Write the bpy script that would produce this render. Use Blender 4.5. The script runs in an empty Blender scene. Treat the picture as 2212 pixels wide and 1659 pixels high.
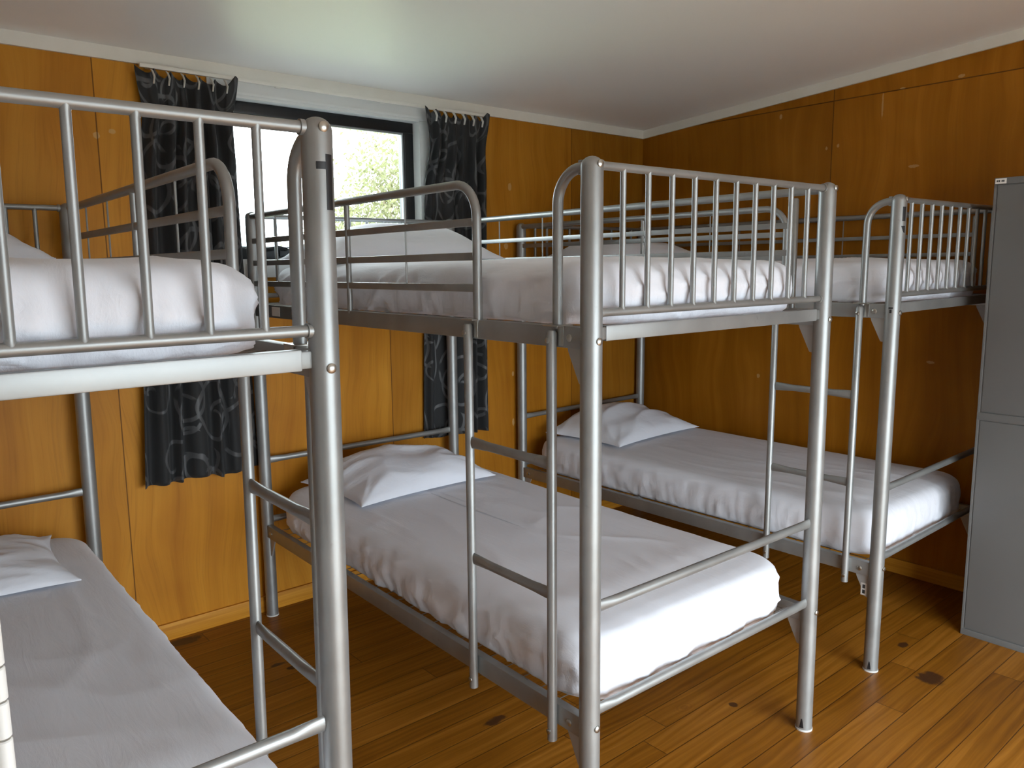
import bpy, bmesh, math, random
from mathutils import Vector, Matrix, noise
PI = math.pi
random.seed(7)
sc = bpy.context.scene
COL = sc.collection

# ------------------------------------------------------------------ helpers
def tag(o, label=None, cat=None, group=None, kind=None):
    if label: o['label'] = label
    if cat: o['category'] = cat
    if group: o['group'] = group
    if kind: o['kind'] = kind
    return o

def empty(name, loc=(0, 0, 0), rz=0.0, parent=None):
    o = bpy.data.objects.new(name, None)
    o.empty_display_size = .1
    COL.objects.link(o)
    o.location = loc
    o.rotation_euler = (0, 0, rz)
    if parent: o.parent = parent
    return o

class MB:
    """collects shapes, builds ONE mesh object"""
    def __init__(s, T=None):
        s.v = []; s.f = []; s.T = T; s.uv = None
    def add(s, vs, fs):
        n = len(s.v)
        s.v += [tuple(p) for p in vs]
        s.f += [tuple(n + i for i in f) for f in fs]
    def box(s, x0, x1, y0, y1, z0, z1):
        s.add([(x0,y0,z0),(x1,y0,z0),(x1,y1,z0),(x0,y1,z0),(x0,y0,z1),(x1,y0,z1),(x1,y1,z1),(x0,y1,z1)],
              [(3,2,1,0),(4,5,6,7),(0,1,5,4),(1,2,6,5),(2,3,7,6),(3,0,4,7)])
    def rbox(s, x0, x1, y0, y1, z0, z1, b=.003):
        """box with chamfered edges"""
        bm = bmesh.new()
        bmesh.ops.create_cube(bm, size=1)
        for v in bm.verts:
            v.co = Vector(((x0+x1)/2+v.co.x*(x1-x0), (y0+y1)/2+v.co.y*(y1-y0), (z0+z1)/2+v.co.z*(z1-z0)))
        bmesh.ops.bevel(bm, geom=bm.edges[:], offset=b, segments=2, profile=.6, affect='EDGES')
        bm.verts.index_update()
        s.add([v.co[:] for v in bm.verts], [[v.index for v in f.verts] for f in bm.faces])
        bm.free()
    def tube(s, pts, r, seg=14, caps=True, up=(0, 0, 1)):
        """sweep; r: number, list, or list of (ra, rb): rb along 'up'"""
        pts = [Vector(p) for p in pts]
        n = len(pts)
        rr = [r]*n if not isinstance(r, (list,)) else r
        rr = [(q, q) if not isinstance(q, tuple) else q for q in rr]
        tan = []
        for i in range(n):
            a = pts[max(i-1, 0)]; b = pts[min(i+1, n-1)]
            tan.append((b-a).normalized())
        u = Vector(up)
        if abs(u.dot(tan[0])) > .95: u = Vector((1, 0, 0)) if abs(tan[0].x) < .9 else Vector((0, 1, 0))
        vs = []; fs = []
        for i in range(n):
            u = (u - tan[i]*u.dot(tan[i])).normalized()
            w = tan[i].cross(u)
            for k in range(seg):
                a = 2*PI*k/seg
                vs.append(pts[i] + w*(rr[i][0]*math.cos(a)) + u*(rr[i][1]*math.sin(a)))
        for i in range(n-1):
            for k in range(seg):
                k2 = (k+1) % seg
                fs.append((i*seg+k, i*seg+k2, (i+1)*seg+k2, (i+1)*seg+k))
        if caps:
            fs.append(tuple(reversed(range(seg))))
            fs.append(tuple((n-1)*seg+k for k in range(seg)))
        s.add(vs, fs)
    def cyl(s, a, b, r, seg=16):
        s.tube([a, b], r, seg)
    def prism(s, poly, d):
        """polygon (3-D points) extruded by vector d"""
        n = len(poly); d = Vector(d)
        vs = [Vector(p) for p in poly] + [Vector(p)+d for p in poly]
        fs = [tuple(range(n)), tuple(reversed(range(n, 2*n)))]
        for i in range(n):
            j = (i+1) % n
            fs.append((i, i+n, j+n, j))
        s.add(vs, fs)
    def build(s, name, mat, parent=None, smooth=True, ang=40):
        me = bpy.data.meshes.new(name)
        vs = s.v if s.T is None else [s.T(*p) for p in s.v]
        me.from_pydata(vs, [], s.f)
        bm = bmesh.new(); bm.from_mesh(me)
        bmesh.ops.recalc_face_normals(bm, faces=bm.faces[:])
        bm.to_mesh(me); bm.free()
        if smooth:
            me.polygons.foreach_set('use_smooth', [True]*len(me.polygons))
            me.set_sharp_from_angle(angle=math.radians(ang))
        me.materials.append(mat)
        o = bpy.data.objects.new(name, me)
        COL.objects.link(o)
        if parent: o.parent = parent
        return o

def arc(cx, cy, r, a0, a1, n=8):
    return [(cx + r*math.cos(a0+(a1-a0)*i/n), cy + r*math.sin(a0+(a1-a0)*i/n)) for i in range(n+1)]

# ------------------------------------------------------------------ materials
class NT:
    def __init__(s, name):
        m = bpy.data.materials.new(name); m.use_nodes = True
        s.m = m; s.t = m.node_tree; s.n = s.t.nodes; s.l = s.t.links
        s.b = s.n['Principled BSDF']; s.out = s.n['Material Output']
    def new(s, typ, **kw):
        n = s.n.new(typ)
        for k, v in kw.items(): setattr(n, k, v)
        return n
    def set(s, sock, v):
        if isinstance(v, bpy.types.NodeSocket): s.l.new(v, sock)
        elif v is not None:
            sock.default_value = v
    def math(s, op, a, b=None, c=None, clamp=False):
        n = s.new('ShaderNodeMath', operation=op); n.use_clamp = clamp
        s.set(n.inputs[0], a)
        if b is not None: s.set(n.inputs[1], b)
        if c is not None: s.set(n.inputs[2], c)
        return n.outputs[0]
    def vmath(s, op, a, b=None, out=0):
        n = s.new('ShaderNodeVectorMath', operation=op)
        s.set(n.inputs[0], a)
        if b is not None: s.set(n.inputs[1], b)
        return n.outputs[out]
    def coord(s, which='Object'):
        return s.new('ShaderNodeTexCoord').outputs[which]
    def sep(s, v):
        n = s.new('ShaderNodeSeparateXYZ'); s.set(n.inputs[0], v); return n.outputs
    def comb(s, x=0., y=0., z=0.):
        n = s.new('ShaderNodeCombineXYZ')
        for i, q in enumerate((x, y, z)): s.set(n.inputs[i], q)
        return n.outputs[0]
    def noise(s, v, scale, detail=3., rough=.5, dist=0.):
        n = s.new('ShaderNodeTexNoise')
        s.set(n.inputs['Vector'], v); n.inputs['Scale'].default_value = scale
        n.inputs['Detail'].default_value = detail; n.inputs['Roughness'].default_value = rough
        n.inputs['Distortion'].default_value = dist
        return n.outputs['Fac']
    def ramp(s, f, stops, interp='LINEAR'):
        n = s.new('ShaderNodeValToRGB'); s.set(n.inputs[0], f)
        cr = n.color_ramp; cr.interpolation = interp
        while len(cr.elements) < len(stops): cr.elements.new(.5)
        for e, (p, c) in zip(cr.elements, stops):
            e.position = p; e.color = (*c, 1) if len(c) == 3 else c
        return n.outputs[0]
    def sstep(s, x, a, b):
        n = s.new('ShaderNodeMapRange', interpolation_type='SMOOTHSTEP')
        s.set(n.inputs[0], x); n.inputs[1].default_value = a; n.inputs[2].default_value = b
        return n.outputs[0]
    def mix(s, f, a, b, mode='MIX'):
        n = s.new('ShaderNodeMix', data_type='RGBA', blend_type=mode)
        s.set(n.inputs[0], f)
        for i, q in ((6, a), (7, b)):
            if isinstance(q, tuple): q = (*q, 1) if len(q) == 3 else q
            s.set(n.inputs[i], q)
        return n.outputs[2]
    def bump(s, h, strength=.3, dist=.01):
        n = s.new('ShaderNodeBump'); n.inputs['Strength'].default_value = strength
        n.inputs['Distance'].default_value = dist
        s.set(n.inputs['Height'], h)
        s.l.new(n.outputs[0], s.b.inputs['Normal'])
    def base(s, col=None, rough=None, metal=None, **kw):
        if col is not None:
            if isinstance(col, tuple): col = (*col, 1)
            s.set(s.b.inputs['Base Color'], col)
        if rough is not None: s.set(s.b.inputs['Roughness'], rough)
        if metal is not None: s.set(s.b.inputs['Metallic'], metal)
        for k, v in kw.items(): s.set(s.b.inputs[k.replace('_', ' ')], v)
        return s.m

def simple(name, col, rough=.5, metal=0., **kw):
    return NT(name).base(col, rough, metal, **kw)

def silver_paint():
    k = NT('silver_paint')
    c = k.coord()
    n1 = k.noise(c, 9., 4.)
    n2 = k.noise(c, 400., 1.)
    col = k.mix(k.sstep(n1, .3, .75), (.30, .31, .305), (.36, .37, .365))
    dirt = k.sstep(k.noise(c, 38., 2.), .70, .78)
    col = k.mix(k.math('MULTIPLY', dirt, .25), col, (.2, .19, .17))
    k.base(col, k.math('ADD', .38, k.math('MULTIPLY', n1, .10)), .62)
    k.bump(n2, .03, .0005)
    return k.m
M = {}
M['silver'] = silver_paint()
M['screw'] = simple('screw_metal', (.50, .49, .45), .33, 1.)
M['wire'] = simple('wire_metal', (.22, .21, .20), .5, .6)
M['gusset'] = simple('gusset_paint', (.42, .42, .41), .5, .35)
M['bracket'] = simple('bracket_steel', (.22, .22, .21), .45, .6)
M['tape'] = simple('black_tape', (.012, .012, .014), .45)
M['label'] = simple('paper_label', (.72, .71, .68), .7)
M['ink'] = simple('label_ink', (.05, .05, .05), .7)
M['cap'] = simple('foot_plastic', (.55, .55, .53), .5)

def sheet_mat():
    k = NT('white_cotton')
    c = k.coord()
    n1 = k.noise(c, 5., 4., .55)
    st = k.noise(k.vmath('MULTIPLY', c, (26., 5., 12.)), 1., 5., .6, .6)
    fine = k.noise(c, 700., 1.)
    col = k.mix(n1, (.765, .79, .86), (.815, .84, .905))
    k.base(col, .88)
    k.b.inputs['Sheen Weight'].default_value = .15
    # crinkled where the sheet is gathered down the sides
    side = k.math('SUBTRACT', 1., k.sstep(k.sep(c)[2], .085, .150))
    crk = k.noise(k.vmath('MULTIPLY', c, (1., 1., .55)), 42., 4., .6, 1.6)
    h = k.math('ADD', k.math('MULTIPLY', st, .9), k.math('MULTIPLY', fine, .05))
    h = k.math('ADD', h, k.math('MULTIPLY', k.math('MULTIPLY', crk, side), .55))
    k.bump(h, .34, .008)
    return k.m
M['sheet'] = sheet_mat()
def pillow_mat():
    k = NT('white_pillowcase')
    c = k.coord()
    st = k.noise(k.vmath('MULTIPLY', c, (11., 24., 11.)), 1., 4., .6, .8)
    k.base(k.mix(k.noise(c, 6.), (.775, .80, .87), (.825, .85, .915)), .88)
    k.bump(st, .3, .008)
    return k.m
M['pillow'] = pillow_mat()

def ply_mat(name, ax, seams, tones, hseam=None, spots=(), seed=0., stops=None):
    """varnished plywood sheets: ax 0 -> runs along x, 1 -> along y"""
    k = NT(name)
    c = k.coord()
    s = k.sep(c)
    h, z = s[ax], s[2]
    # sheet index for tone shift
    idx = 0.
    line = 0.
    for q in seams:
        idx = k.math('ADD', idx, k.math('GREATER_THAN', h, q))
        d = k.math('ABSOLUTE', k.math('SUBTRACT', h, q))
        line = k.math('MAXIMUM', line, k.math('SUBTRACT', 1., k.sstep(d, .0012, .003)))
    if hseam:
        d = k.math('ABSOLUTE', k.math('SUBTRACT', z, hseam))
        line = k.math('MAXIMUM', line, k.math('SUBTRACT', 1., k.sstep(d, .0015, .0035)))
        idx = k.math('ADD', idx, k.math('MULTIPLY', k.math('GREATER_THAN', z, hseam), 5.))
    off = k.math('ADD', k.math('MULTIPLY', idx, 3.7), seed)
    p = k.comb(k.math('ADD', h, off), off, z)
    warp = k.noise(k.vmath('MULTIPLY', p, (1.3, 1., .6)), 1.5, 2., .5)
    gx = k.math('ADD', k.math('MULTIPLY', h, 1.), k.math('MULTIPLY', warp, .32))
    fig = k.noise(k.comb(k.math('MULTIPLY', gx, 13.), off, k.math('MULTIPLY', z, .45)), 1., 4., .6)
    fine = k.noise(k.comb(k.math('MULTIPLY', gx, 90.), off, k.math('MULTIPLY', z, 3.)), 1., 3., .6)
    blot = k.noise(k.vmath('MULTIPLY', p, (1., 1., .7)), 2.2, 3., .55)
    col = k.ramp(k.math('ADD', k.math('MULTIPLY', fig, .52), k.math('MULTIPLY', blot, .48)),
                 stops)
    col = k.mix(k.math('MULTIPLY', k.sstep(fine, .48, .75), .26), col, (.24, .085, .006))
    # tone per sheet; the window wall's drop toward the corner paints in weaker light
    tone = tones[0]
    for q, t0, t1 in zip(seams, tones, tones[1:]):
        tone = k.math('ADD', tone, k.math('MULTIPLY', k.math('GREATER_THAN', h, q), t1-t0))
    col = k.vmath('MULTIPLY', col, k.comb(tone, k.math('MULTIPLY', tone, k.math('ADD', .9, k.math('MULTIPLY', tone, .1))), tone))
    # small pale scuffs and filled nail holes
    vor = k.new('ShaderNodeTexVoronoi', feature='F1')
    k.set(vor.inputs['Vector'], k.comb(k.math('ADD', h, seed), 0., k.math('MULTIPLY', z, .8)))
    vor.inputs['Scale'].default_value = 3.1
    vor.inputs['Randomness'].default_value = 1.
    rag = k.noise(c, 55., 3., .7)
    dd = k.math('ADD', vor.outputs['Distance'], k.math('MULTIPLY', k.math('SUBTRACT', rag, .5), .09))
    pick = k.math('GREATER_THAN', k.sep(vor.outputs['Color'])[0], .62)
    sp = k.math('MULTIPLY', k.math('SUBTRACT', 1., k.sstep(dd, -.014, .002)), pick)
    for (a, zz, ra, rz) in spots:
        da = k.math('DIVIDE', k.math('SUBTRACT', h, a), ra)
        dz = k.math('DIVIDE', k.math('SUBTRACT', z, zz), rz)
        r2 = k.math('ADD', k.math('MULTIPLY', da, da), k.math('MULTIPLY', dz, dz))
        r2 = k.math('ADD', r2, k.math('MULTIPLY', k.math('SUBTRACT', rag, .5), 2.2))
        sp = k.math('MAXIMUM', sp, k.math('SUBTRACT', 1., k.sstep(r2, .7, 1.2)))
    col = k.mix(k.math('MULTIPLY', sp, .62), col, (.62, .40, .17))
    col = k.mix(k.math('MULTIPLY', line, .78), col, (.07, .022, .003))
    k.base(col, k.math('ADD', .42, k.math('MULTIPLY', blot, .16)))
    k.b.inputs['Specular IOR Level'].default_value = .22
    k.bump(k.math('SUBTRACT', k.math('MULTIPLY', fig, .15), line), .25, .002)
    return k.m

def floor_mat(stains):
    k = NT('varnished_floorboards')
    c = k.coord(); s = k.sep(c)
    x, y = s[0], s[1]
    Wd = .0955
    yy = k.math('DIVIDE', k.math('ADD', y, 2.134+10*Wd*10), Wd)
    bi = k.math('FLOOR', yy); fr = k.math('FRACT', yy)
    d = k.math('MULTIPLY', k.math('MINIMUM', fr, k.math('SUBTRACT', 1., fr)), Wd)
    seam = k.math('SUBTRACT', 1., k.sstep(d, .0006, .0022))
    off = k.math('MULTIPLY', bi, 7.31)
    # butt joints
    xx = k.math('DIVIDE', k.math('ADD', x, k.math('MULTIPLY', k.noise(k.comb(off, 0., 0.), 3.7, 0.), 9.)), 2.6)
    fx = k.math('FRACT', xx)
    dx = k.math('MULTIPLY', k.math('MINIMUM', fx, k.math('SUBTRACT', 1., fx)), 2.6)
    seam = k.math('MAXIMUM', seam, k.math('SUBTRACT', 1., k.sstep(dx, .0006, .002)))
    off2 = k.math('ADD', off, k.math('MULTIPLY', k.math('FLOOR', xx), 3.1))
    warp = k.noise(k.comb(k.math('MULTIPLY', x, 1.6), k.math('ADD', k.math('MULTIPLY', y, 5.), off2), 0.), 1., 2., .5)
    gy = k.math('ADD', y, k.math('MULTIPLY', warp, .07))
    grain = k.noise(k.comb(k.math('MULTIPLY', x, 1.1), k.math('ADD', k.math('MULTIPLY', gy, 62.), off2), 0.), 1., 4., .6)
    tone = k.noise(k.comb(off2, 3., 0.), 2.9, 0.)
    blot = k.noise(c, 2.3, 4., .6)
    col = k.ramp(k.math('ADD', k.math('MULTIPLY', grain, .55), k.math('ADD', k.math('MULTIPLY', tone, .28), k.math('MULTIPLY', blot, .2))),
                 [(.30, (.11, .034, .002)), (.50, (.225, .083, .005)), (.72, (.38, .155, .020))])
    # knots
    vor = k.new('ShaderNodeTexVoronoi', feature='F1')
    k.set(vor.inputs['Vector'], k.comb(k.math('MULTIPLY', x, .62), k.math('MULTIPLY', y, 1.), 0.))
    vor.inputs['Scale'].default_value = 3.6
    pick = k.math('GREATER_THAN', k.sep(vor.outputs['Color'])[1], .62)
    kd = vor.outputs['Distance']
    kn = k.math('MULTIPLY', k.math('SUBTRACT', 1., k.sstep(kd, .012, .035)), pick)
    halo = k.math('MULTIPLY', k.math('SUBTRACT', 1., k.sstep(kd, .04, .16)), pick)
    rings = k.math('MULTIPLY', halo, k.math('ADD', .5, k.math('MULTIPLY', k.math('SINE', k.math('MULTIPLY', kd, 260.)), .5)))
    col = k.mix(k.math('MULTIPLY', rings, .45), col, (.10, .03, .005))
    col = k.mix(k.math('MULTIPLY', kn, .85), col, (.030, .008, .003))
    # worn dark stains and pale scratches
    rag = k.noise(c, 30., 4., .65)
    st = 0.
    for (a, b, ra, rb) in stains:
        da = k.math('DIVIDE', k.math('SUBTRACT', x, a), ra)
        db = k.math('DIVIDE', k.math('SUBTRACT', y, b), rb)
        r2 = k.math('ADD', k.math('ADD', k.math('MULTIPLY', da, da), k.math('MULTIPLY', db, db)),
                    k.math('MULTIPLY', k.math('SUBTRACT', rag, .5), 2.4))
        st = k.math('MAXIMUM', st, k.math('SUBTRACT', 1., k.sstep(r2, .4, 1.2)))
    col = k.mix(k.math('MULTIPLY', st, .85), col, (.035, .014, .008))
    scr = k.sstep(k.noise(k.vmath('MULTIPLY', c, (14., 30., 1.)), 2.2, 5., .75, 1.2), .735, .78)
    col = k.mix(k.math('MULTIPLY', scr, .30), col, (.50, .30, .13))
    col = k.mix(k.math('MULTIPLY', seam, .8), col, (.035, .011, .003))
    k.base(col, k.math('ADD', .30, k.math('MULTIPLY', blot, .25)))
    k.b.inputs['Specular IOR Level'].default_value = .28
    k.bump(k.math('SUBTRACT', k.math('MULTIPLY', grain, .2), seam), .35, .002)
    return k.m

def curtain_mat():
    k = NT('scroll_print_curtain')
    uv = k.coord('UV')
    def scroll(scale, seed, lo, w):
        p = k.vmath('ADD', k.vmath('MULTIPLY', uv, (scale, scale, 0.)), (seed, seed*.7, 0.))
        wob = k.new('ShaderNodeTexNoise'); k.set(wob.inputs['Vector'], p); wob.inputs['Scale'].default_value = .9
        p2 = k.vmath('ADD', p, k.vmath('MULTIPLY', k.vmath('SUBTRACT', wob.outputs['Color'], (.5, .5, .5)), (.55, .55, 0.)))
        v = k.new('ShaderNodeTexVoronoi', feature='F1', voronoi_dimensions='2D')
        k.set(v.inputs['Vector'], p2); v.inputs['Scale'].default_value = 1.
        v.inputs['Randomness'].default_value = .8
        dl = k.sep(k.vmath('SUBTRACT', p2, v.outputs['Position']))
        r = v.outputs['Distance']
        cs = k.sep(v.outputs['Color'])
        th = k.math('DIVIDE', k.math('ARCTAN2', dl[1], dl[0]), 2*PI)
        sg = k.math('SUBTRACT', k.math('MULTIPLY', k.math('GREATER_THAN', cs[0], .5), 2.), 1.)
        ph = k.math('ADD', k.math('MULTIPLY', th, sg), k.math('ADD', k.math('DIVIDE', r, .36), cs[1]))
        fr = k.math('FRACT', ph)
        dd = k.math('MULTIPLY', k.math('ABSOLUTE', k.math('SUBTRACT', fr, .5)), .36)
        m = k.math('SUBTRACT', 1., k.sstep(dd, w, w*1.6))
        m = k.math('MULTIPLY', m, k.sstep(r, lo, lo+.05))
        m = k.math('MULTIPLY', m, k.math('SUBTRACT', 1., k.sstep(r, .50, .56)))
        return m
    def rings(scale, seed, w):
        p = k.vmath('ADD', k.vmath('MULTIPLY', uv, (scale, scale, 0.)), (seed, seed*1.3, 0.))
        v = k.new('ShaderNodeTexVoronoi', feature='F1', voronoi_dimensions='2D')
        k.set(v.inputs['Vector'], p); v.inputs['Scale'].default_value = 1.
        cs = k.sep(v.outputs['Color'])
        rr = k.math('ADD', .22, k.math('MULTIPLY', cs[0], .16))
        d = k.math('ABSOLUTE', k.math('SUBTRACT', v.outputs['Distance'], rr))
        m = k.math('SUBTRACT', 1., k.sstep(d, w, w*1.7))
        return k.math('MULTIPLY', m, k.sstep(k.noise(p, 1.7, 1.), .40, .46))
    m = k.math('MAXIMUM', k.math('MAXIMUM', scroll(3.3, 3.1, .05, .019), rings(4.2, 8.4, .024)), rings(3.4, 15.7, .021))
    fib = k.noise(k.vmath('MULTIPLY', uv, (900., 260., 1.)), 1., 1.)
    col = k.mix(m, (.018, .019, .020), (.095, .097, .100))
    col = k.mix(k.math('MULTIPLY', fib, .25), col, (.035, .036, .038))
    k.base(col, k.math('SUBTRACT', .78, k.math('MULTIPLY', m, .3)))
    k.b.inputs['Sheen Weight'].default_value = .1
    # thin cloth lets a little daylight through
    tr = k.new('ShaderNodeBsdfTranslucent'); k.set(tr.inputs[0], col)
    mx = k.new('ShaderNodeMixShader'); mx.inputs[0].default_value = .12
    k.l.new(k.b.outputs[0], mx.inputs[1]); k.l.new(tr.outputs[0], mx.inputs[2])
    k.l.new(mx.outputs[0], k.out.inputs[0])
    return k.m

def ceiling_mat():
    k = NT('painted_ceiling')
    c = k.coord()
    n = k.noise(c, 1.2, 3.)
    k.base(k.mix(n, (.86, .845, .805), (.90, .885, .845)), k.math('ADD', .40, k.math('MULTIPLY', n, .1)))
    k.b.inputs['Specular IOR Level'].default_value = .5
    k.bump(k.noise(c, 3.5, 3.), .10, .01)
    return k.m

def white_trim():
    k = NT('white_trim_paint')
    c = k.coord()
    k.base(k.mix(k.noise(c, 14., 4.), (.74, .71, .62), (.82, .79, .71)), .42)
    return k.m
M['trim'] = white_trim()
M['white'] = simple('white_gloss_paint', (.72, .73, .71), .4)
M['black'] = simple('black_aluminium', (.012, .013, .015), .35, 0.2)
M['bead'] = simple('glazing_bead', (.30, .31, .31), .4)
def cabinet_mat():
    k = NT('grey_powder_coat')
    c = k.coord()
    k.base(k.mix(k.noise(c, 3., 3.), (.125, .125, .12), (.145, .145, .14)), .45)
    k.bump(k.noise(c, 300., 2.), .05, .001)
    return k.m
M['cabinet'] = cabinet_mat()
M['gap'] = simple('dark_gap', (.02, .02, .02), .8)
M['plaster'] = simple('plain_wall_paint', (.88, .88, .86), .6)
def glass_mat():
    k = NT('window_glass')
    t = k.new('ShaderNodeBsdfTransparent'); t.inputs[0].default_value = (.96, .98, .97, 1)
    g = k.new('ShaderNodeBsdfGlossy'); g.inputs['Roughness'].default_value = .02
    f = k.new('ShaderNodeFresnel'); f.inputs[0].default_value = 1.45
    mx = k.new('ShaderNodeMixShader')
    k.l.new(f.outputs[0], mx.inputs[0]); k.l.new(t.outputs[0], mx.inputs[1]); k.l.new(g.outputs[0], mx.inputs[2])
    k.l.new(mx.outputs[0], k.out.inputs[0])
    return k.m
M['glass'] = glass_mat()
M['bark'] = simple('pale_bark', (.22, .18, .13), .9)
def leaf_mat():
    k = NT('tree_leaves')
    n = k.noise(k.coord(), 2.5, 2.)
    col = k.mix(n, (.085, .095, .04), (.15, .15, .075))
    k.base(col, .6)
    tr = k.new('ShaderNodeBsdfTranslucent'); k.set(tr.inputs[0], col)
    mx = k.new('ShaderNodeMixShader'); mx.inputs[0].default_value = .5
    k.l.new(k.b.outputs[0], mx.inputs[1]); k.l.new(tr.outputs[0], mx.inputs[2])
    k.l.new(mx.outputs[0], k.out.inputs[0])
    return k.m
M['leaf'] = leaf_mat()
def grass_mat():
    k = NT('lawn')
    k.base(k.mix(k.noise(k.coord(), 4., 4.), (.13, .155, .085), (.165, .19, .115)), .9)
    return k.m
M['grass'] = grass_mat()

# ------------------------------------------------------------------ fitted measurements (metres)
W, L, H = .989, 1.972, 1.7445
BED = {1: (-4.2198, -2.0253, -.0151, .0061, -.0099, .0026),
       2: (-2.5549, -2.0318, -.0190, .0047, .0043, .0023),
       3: (-1.0295, -2.0165, .0036, .0023, -.0018, .0075)}
ZT, ZB = 1.7261, 1.4006          # end panel rails
FU, FL = .6982, .4352            # bars of the lower bunk ends
UR0, UR1 = 1.318, 1.368          # upper side rail
LR0, LR1 = .364, .418            # lower side rail
CZ, CSL = 2.3207, .0682          # ceiling height at window wall, slope
def ceil_z(y): return CZ + CSL*(-y)
XL, YF = -5.3, -4.5              # room limits left / behind the camera

# ------------------------------------------------------------------ room
def wall_with_hole(name, axis, pos, th, a0, a1, ztop, hole, mat):
    """wall in plane; axis 'x': wall runs along x at y=pos..pos+th"""
    mb = MB()
    h0, h1, z0, z1 = hole
    def bx(a, b, c, d):
        if axis == 'x':
            mb.box(a, b, min(pos, pos+th), max(pos, pos+th), c, d)
    bx(a0, h0, 0, ztop); bx(h1, a1, 0, ztop); bx(h0, h1, z1, ztop)
    if z0 > 0: bx(h0, h1, 0, z0)
    return tag(mb.build(name, mat, smooth=False), kind='structure')

OX0, OX1, OZ0, OZ1 = -2.59, -1.635, 1.535, 2.205     # window opening
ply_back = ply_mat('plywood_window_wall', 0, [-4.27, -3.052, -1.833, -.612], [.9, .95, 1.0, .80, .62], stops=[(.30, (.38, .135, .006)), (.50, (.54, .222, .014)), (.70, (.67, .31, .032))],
                   spots=[(-3.00, 2.02, .012, .010), (-3.055, 2.00, .012, .012), (-1.07, 1.93, .012, .02), (-1.10, 1.62, .014, .016),
                          (-1.62, .94, .006, .02), (-1.06, 1.13, .008, .016), (-1.06, .66, .008, .02), (-1.06, .93, .008, .014), (-.60, 1.0, .012, .007)])
ply_right = ply_mat('plywood_right_wall', 1, [-3.65, -2.435, -1.218], [1., 1., 1.06, .92], hseam=2.302, seed=11., stops=[(.30, (.235, .076, .001)), (.50, (.35, .126, .004)), (.70, (.47, .184, .012))],  # darker stops than the window wall: dimmer light put into the colour
                    spots=[(-1.19, 2.08, .006, .010), (-1.25, 2.085, .007, .009), (-1.62, 1.95, .024, .007), (-.93, 2.27, .008, .012),
                           (-1.80, 2.315, .014, .008), (-1.55, 2.305, .012, .006), (-1.46, 2.24, .004, .06), (-1.75, 1.05, .018, .007), (-1.0, 1.85, .014, .008), (-.85, .9, .010, .012)])
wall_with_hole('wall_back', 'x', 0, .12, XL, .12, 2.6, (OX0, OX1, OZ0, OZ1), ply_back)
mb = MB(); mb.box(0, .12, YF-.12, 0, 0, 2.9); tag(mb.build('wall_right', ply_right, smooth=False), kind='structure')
mb = MB(); mb.box(XL-.12, XL, YF-.12, .12, 0, 2.9); tag(mb.build('wall_left', M['plaster'], smooth=False), kind='structure')
wall_with_hole('wall_front', 'x', YF, -.12, XL, .12, 2.9, (-3.6, -1.0, 0, 1.80), M['plaster'])
mb = MB(); mb.box(XL-.12, .12, YF-.12, .12, -.08, 0)
stains = [(-2.909, -.06, .09, .035), (-2.99, -.11, .05, .03), (-.93, -2.19, .055, .05), (-.742, -2.011, .03, .018), (-1.62, -1.82, .016, .016),
          (-2.69, -.50, .03, .012), (-2.66, -.56, .02, .015), (-2.3, -1.35, .05, .02)]
tag(mb.build('floor', floor_mat(stains), smooth=False), kind='structure')
mb = MB()
y0, y1 = .12, YF-.12
mb.add([(XL-.12, y0, ceil_z(y0)), (.12, y0, ceil_z(y0)), (.12, y1, ceil_z(y1)), (XL-.12, y1, ceil_z(y1)),
        (XL-.12, y0, ceil_z(y0)+.08), (.12, y0, ceil_z(y0)+.08), (.12, y1, ceil_z(y1)+.08), (XL-.12, y1, ceil_z(y1)+.08)],
       [(0,1,2,3),(7,6,5,4),(0,4,5,1),(1,5,6,2),(2,6,7,3),(3,7,4,0)])
tag(mb.build('ceiling', ceiling_mat(), smooth=False), kind='structure')
# ceiling battens
mb = MB(); mb.box(XL, 0, -.014, -.0005, CZ-.047, CZ+.002)
tag(mb.build('trim_1', M['trim'], smooth=False), kind='structure')
mb = MB()
mb.prism([(-.0005, 0, ceil_z(0)-.047), (-.0005, YF, ceil_z(YF)-.047), (-.0005, YF, ceil_z(YF)+.002), (-.0005, 0, ceil_z(0)+.002)], (-.0135, 0, 0))
tag(mb.build('trim_2', M['trim'], smooth=False), kind='structure')
def base_mat():
    k = NT('baseboard_wood')
    c = k.coord()
    g = k.noise(k.vmath('MULTIPLY', c, (1.5, 1.5, 60.)), 1., 4., .6)
    k.base(k.ramp(g, [(.3, (.42, .16, .010)), (.6, (.60, .27, .028))]), .45)
    k.b.inputs['Specular IOR Level'].default_value = .25
    return k.m
M['basewood'] = base_mat()
mb = MB(); mb.rbox(XL, -.013, -.0135, -.0005, 0, .072, .003); tag(mb.build('baseboard_back', M['basewood']), kind='structure')
mb = MB(); mb.rbox(-.0135, -.0005, YF, -.0005, 0, .072, .003); tag(mb.build('baseboard_right', M['basewood']), kind='structure')

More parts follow.
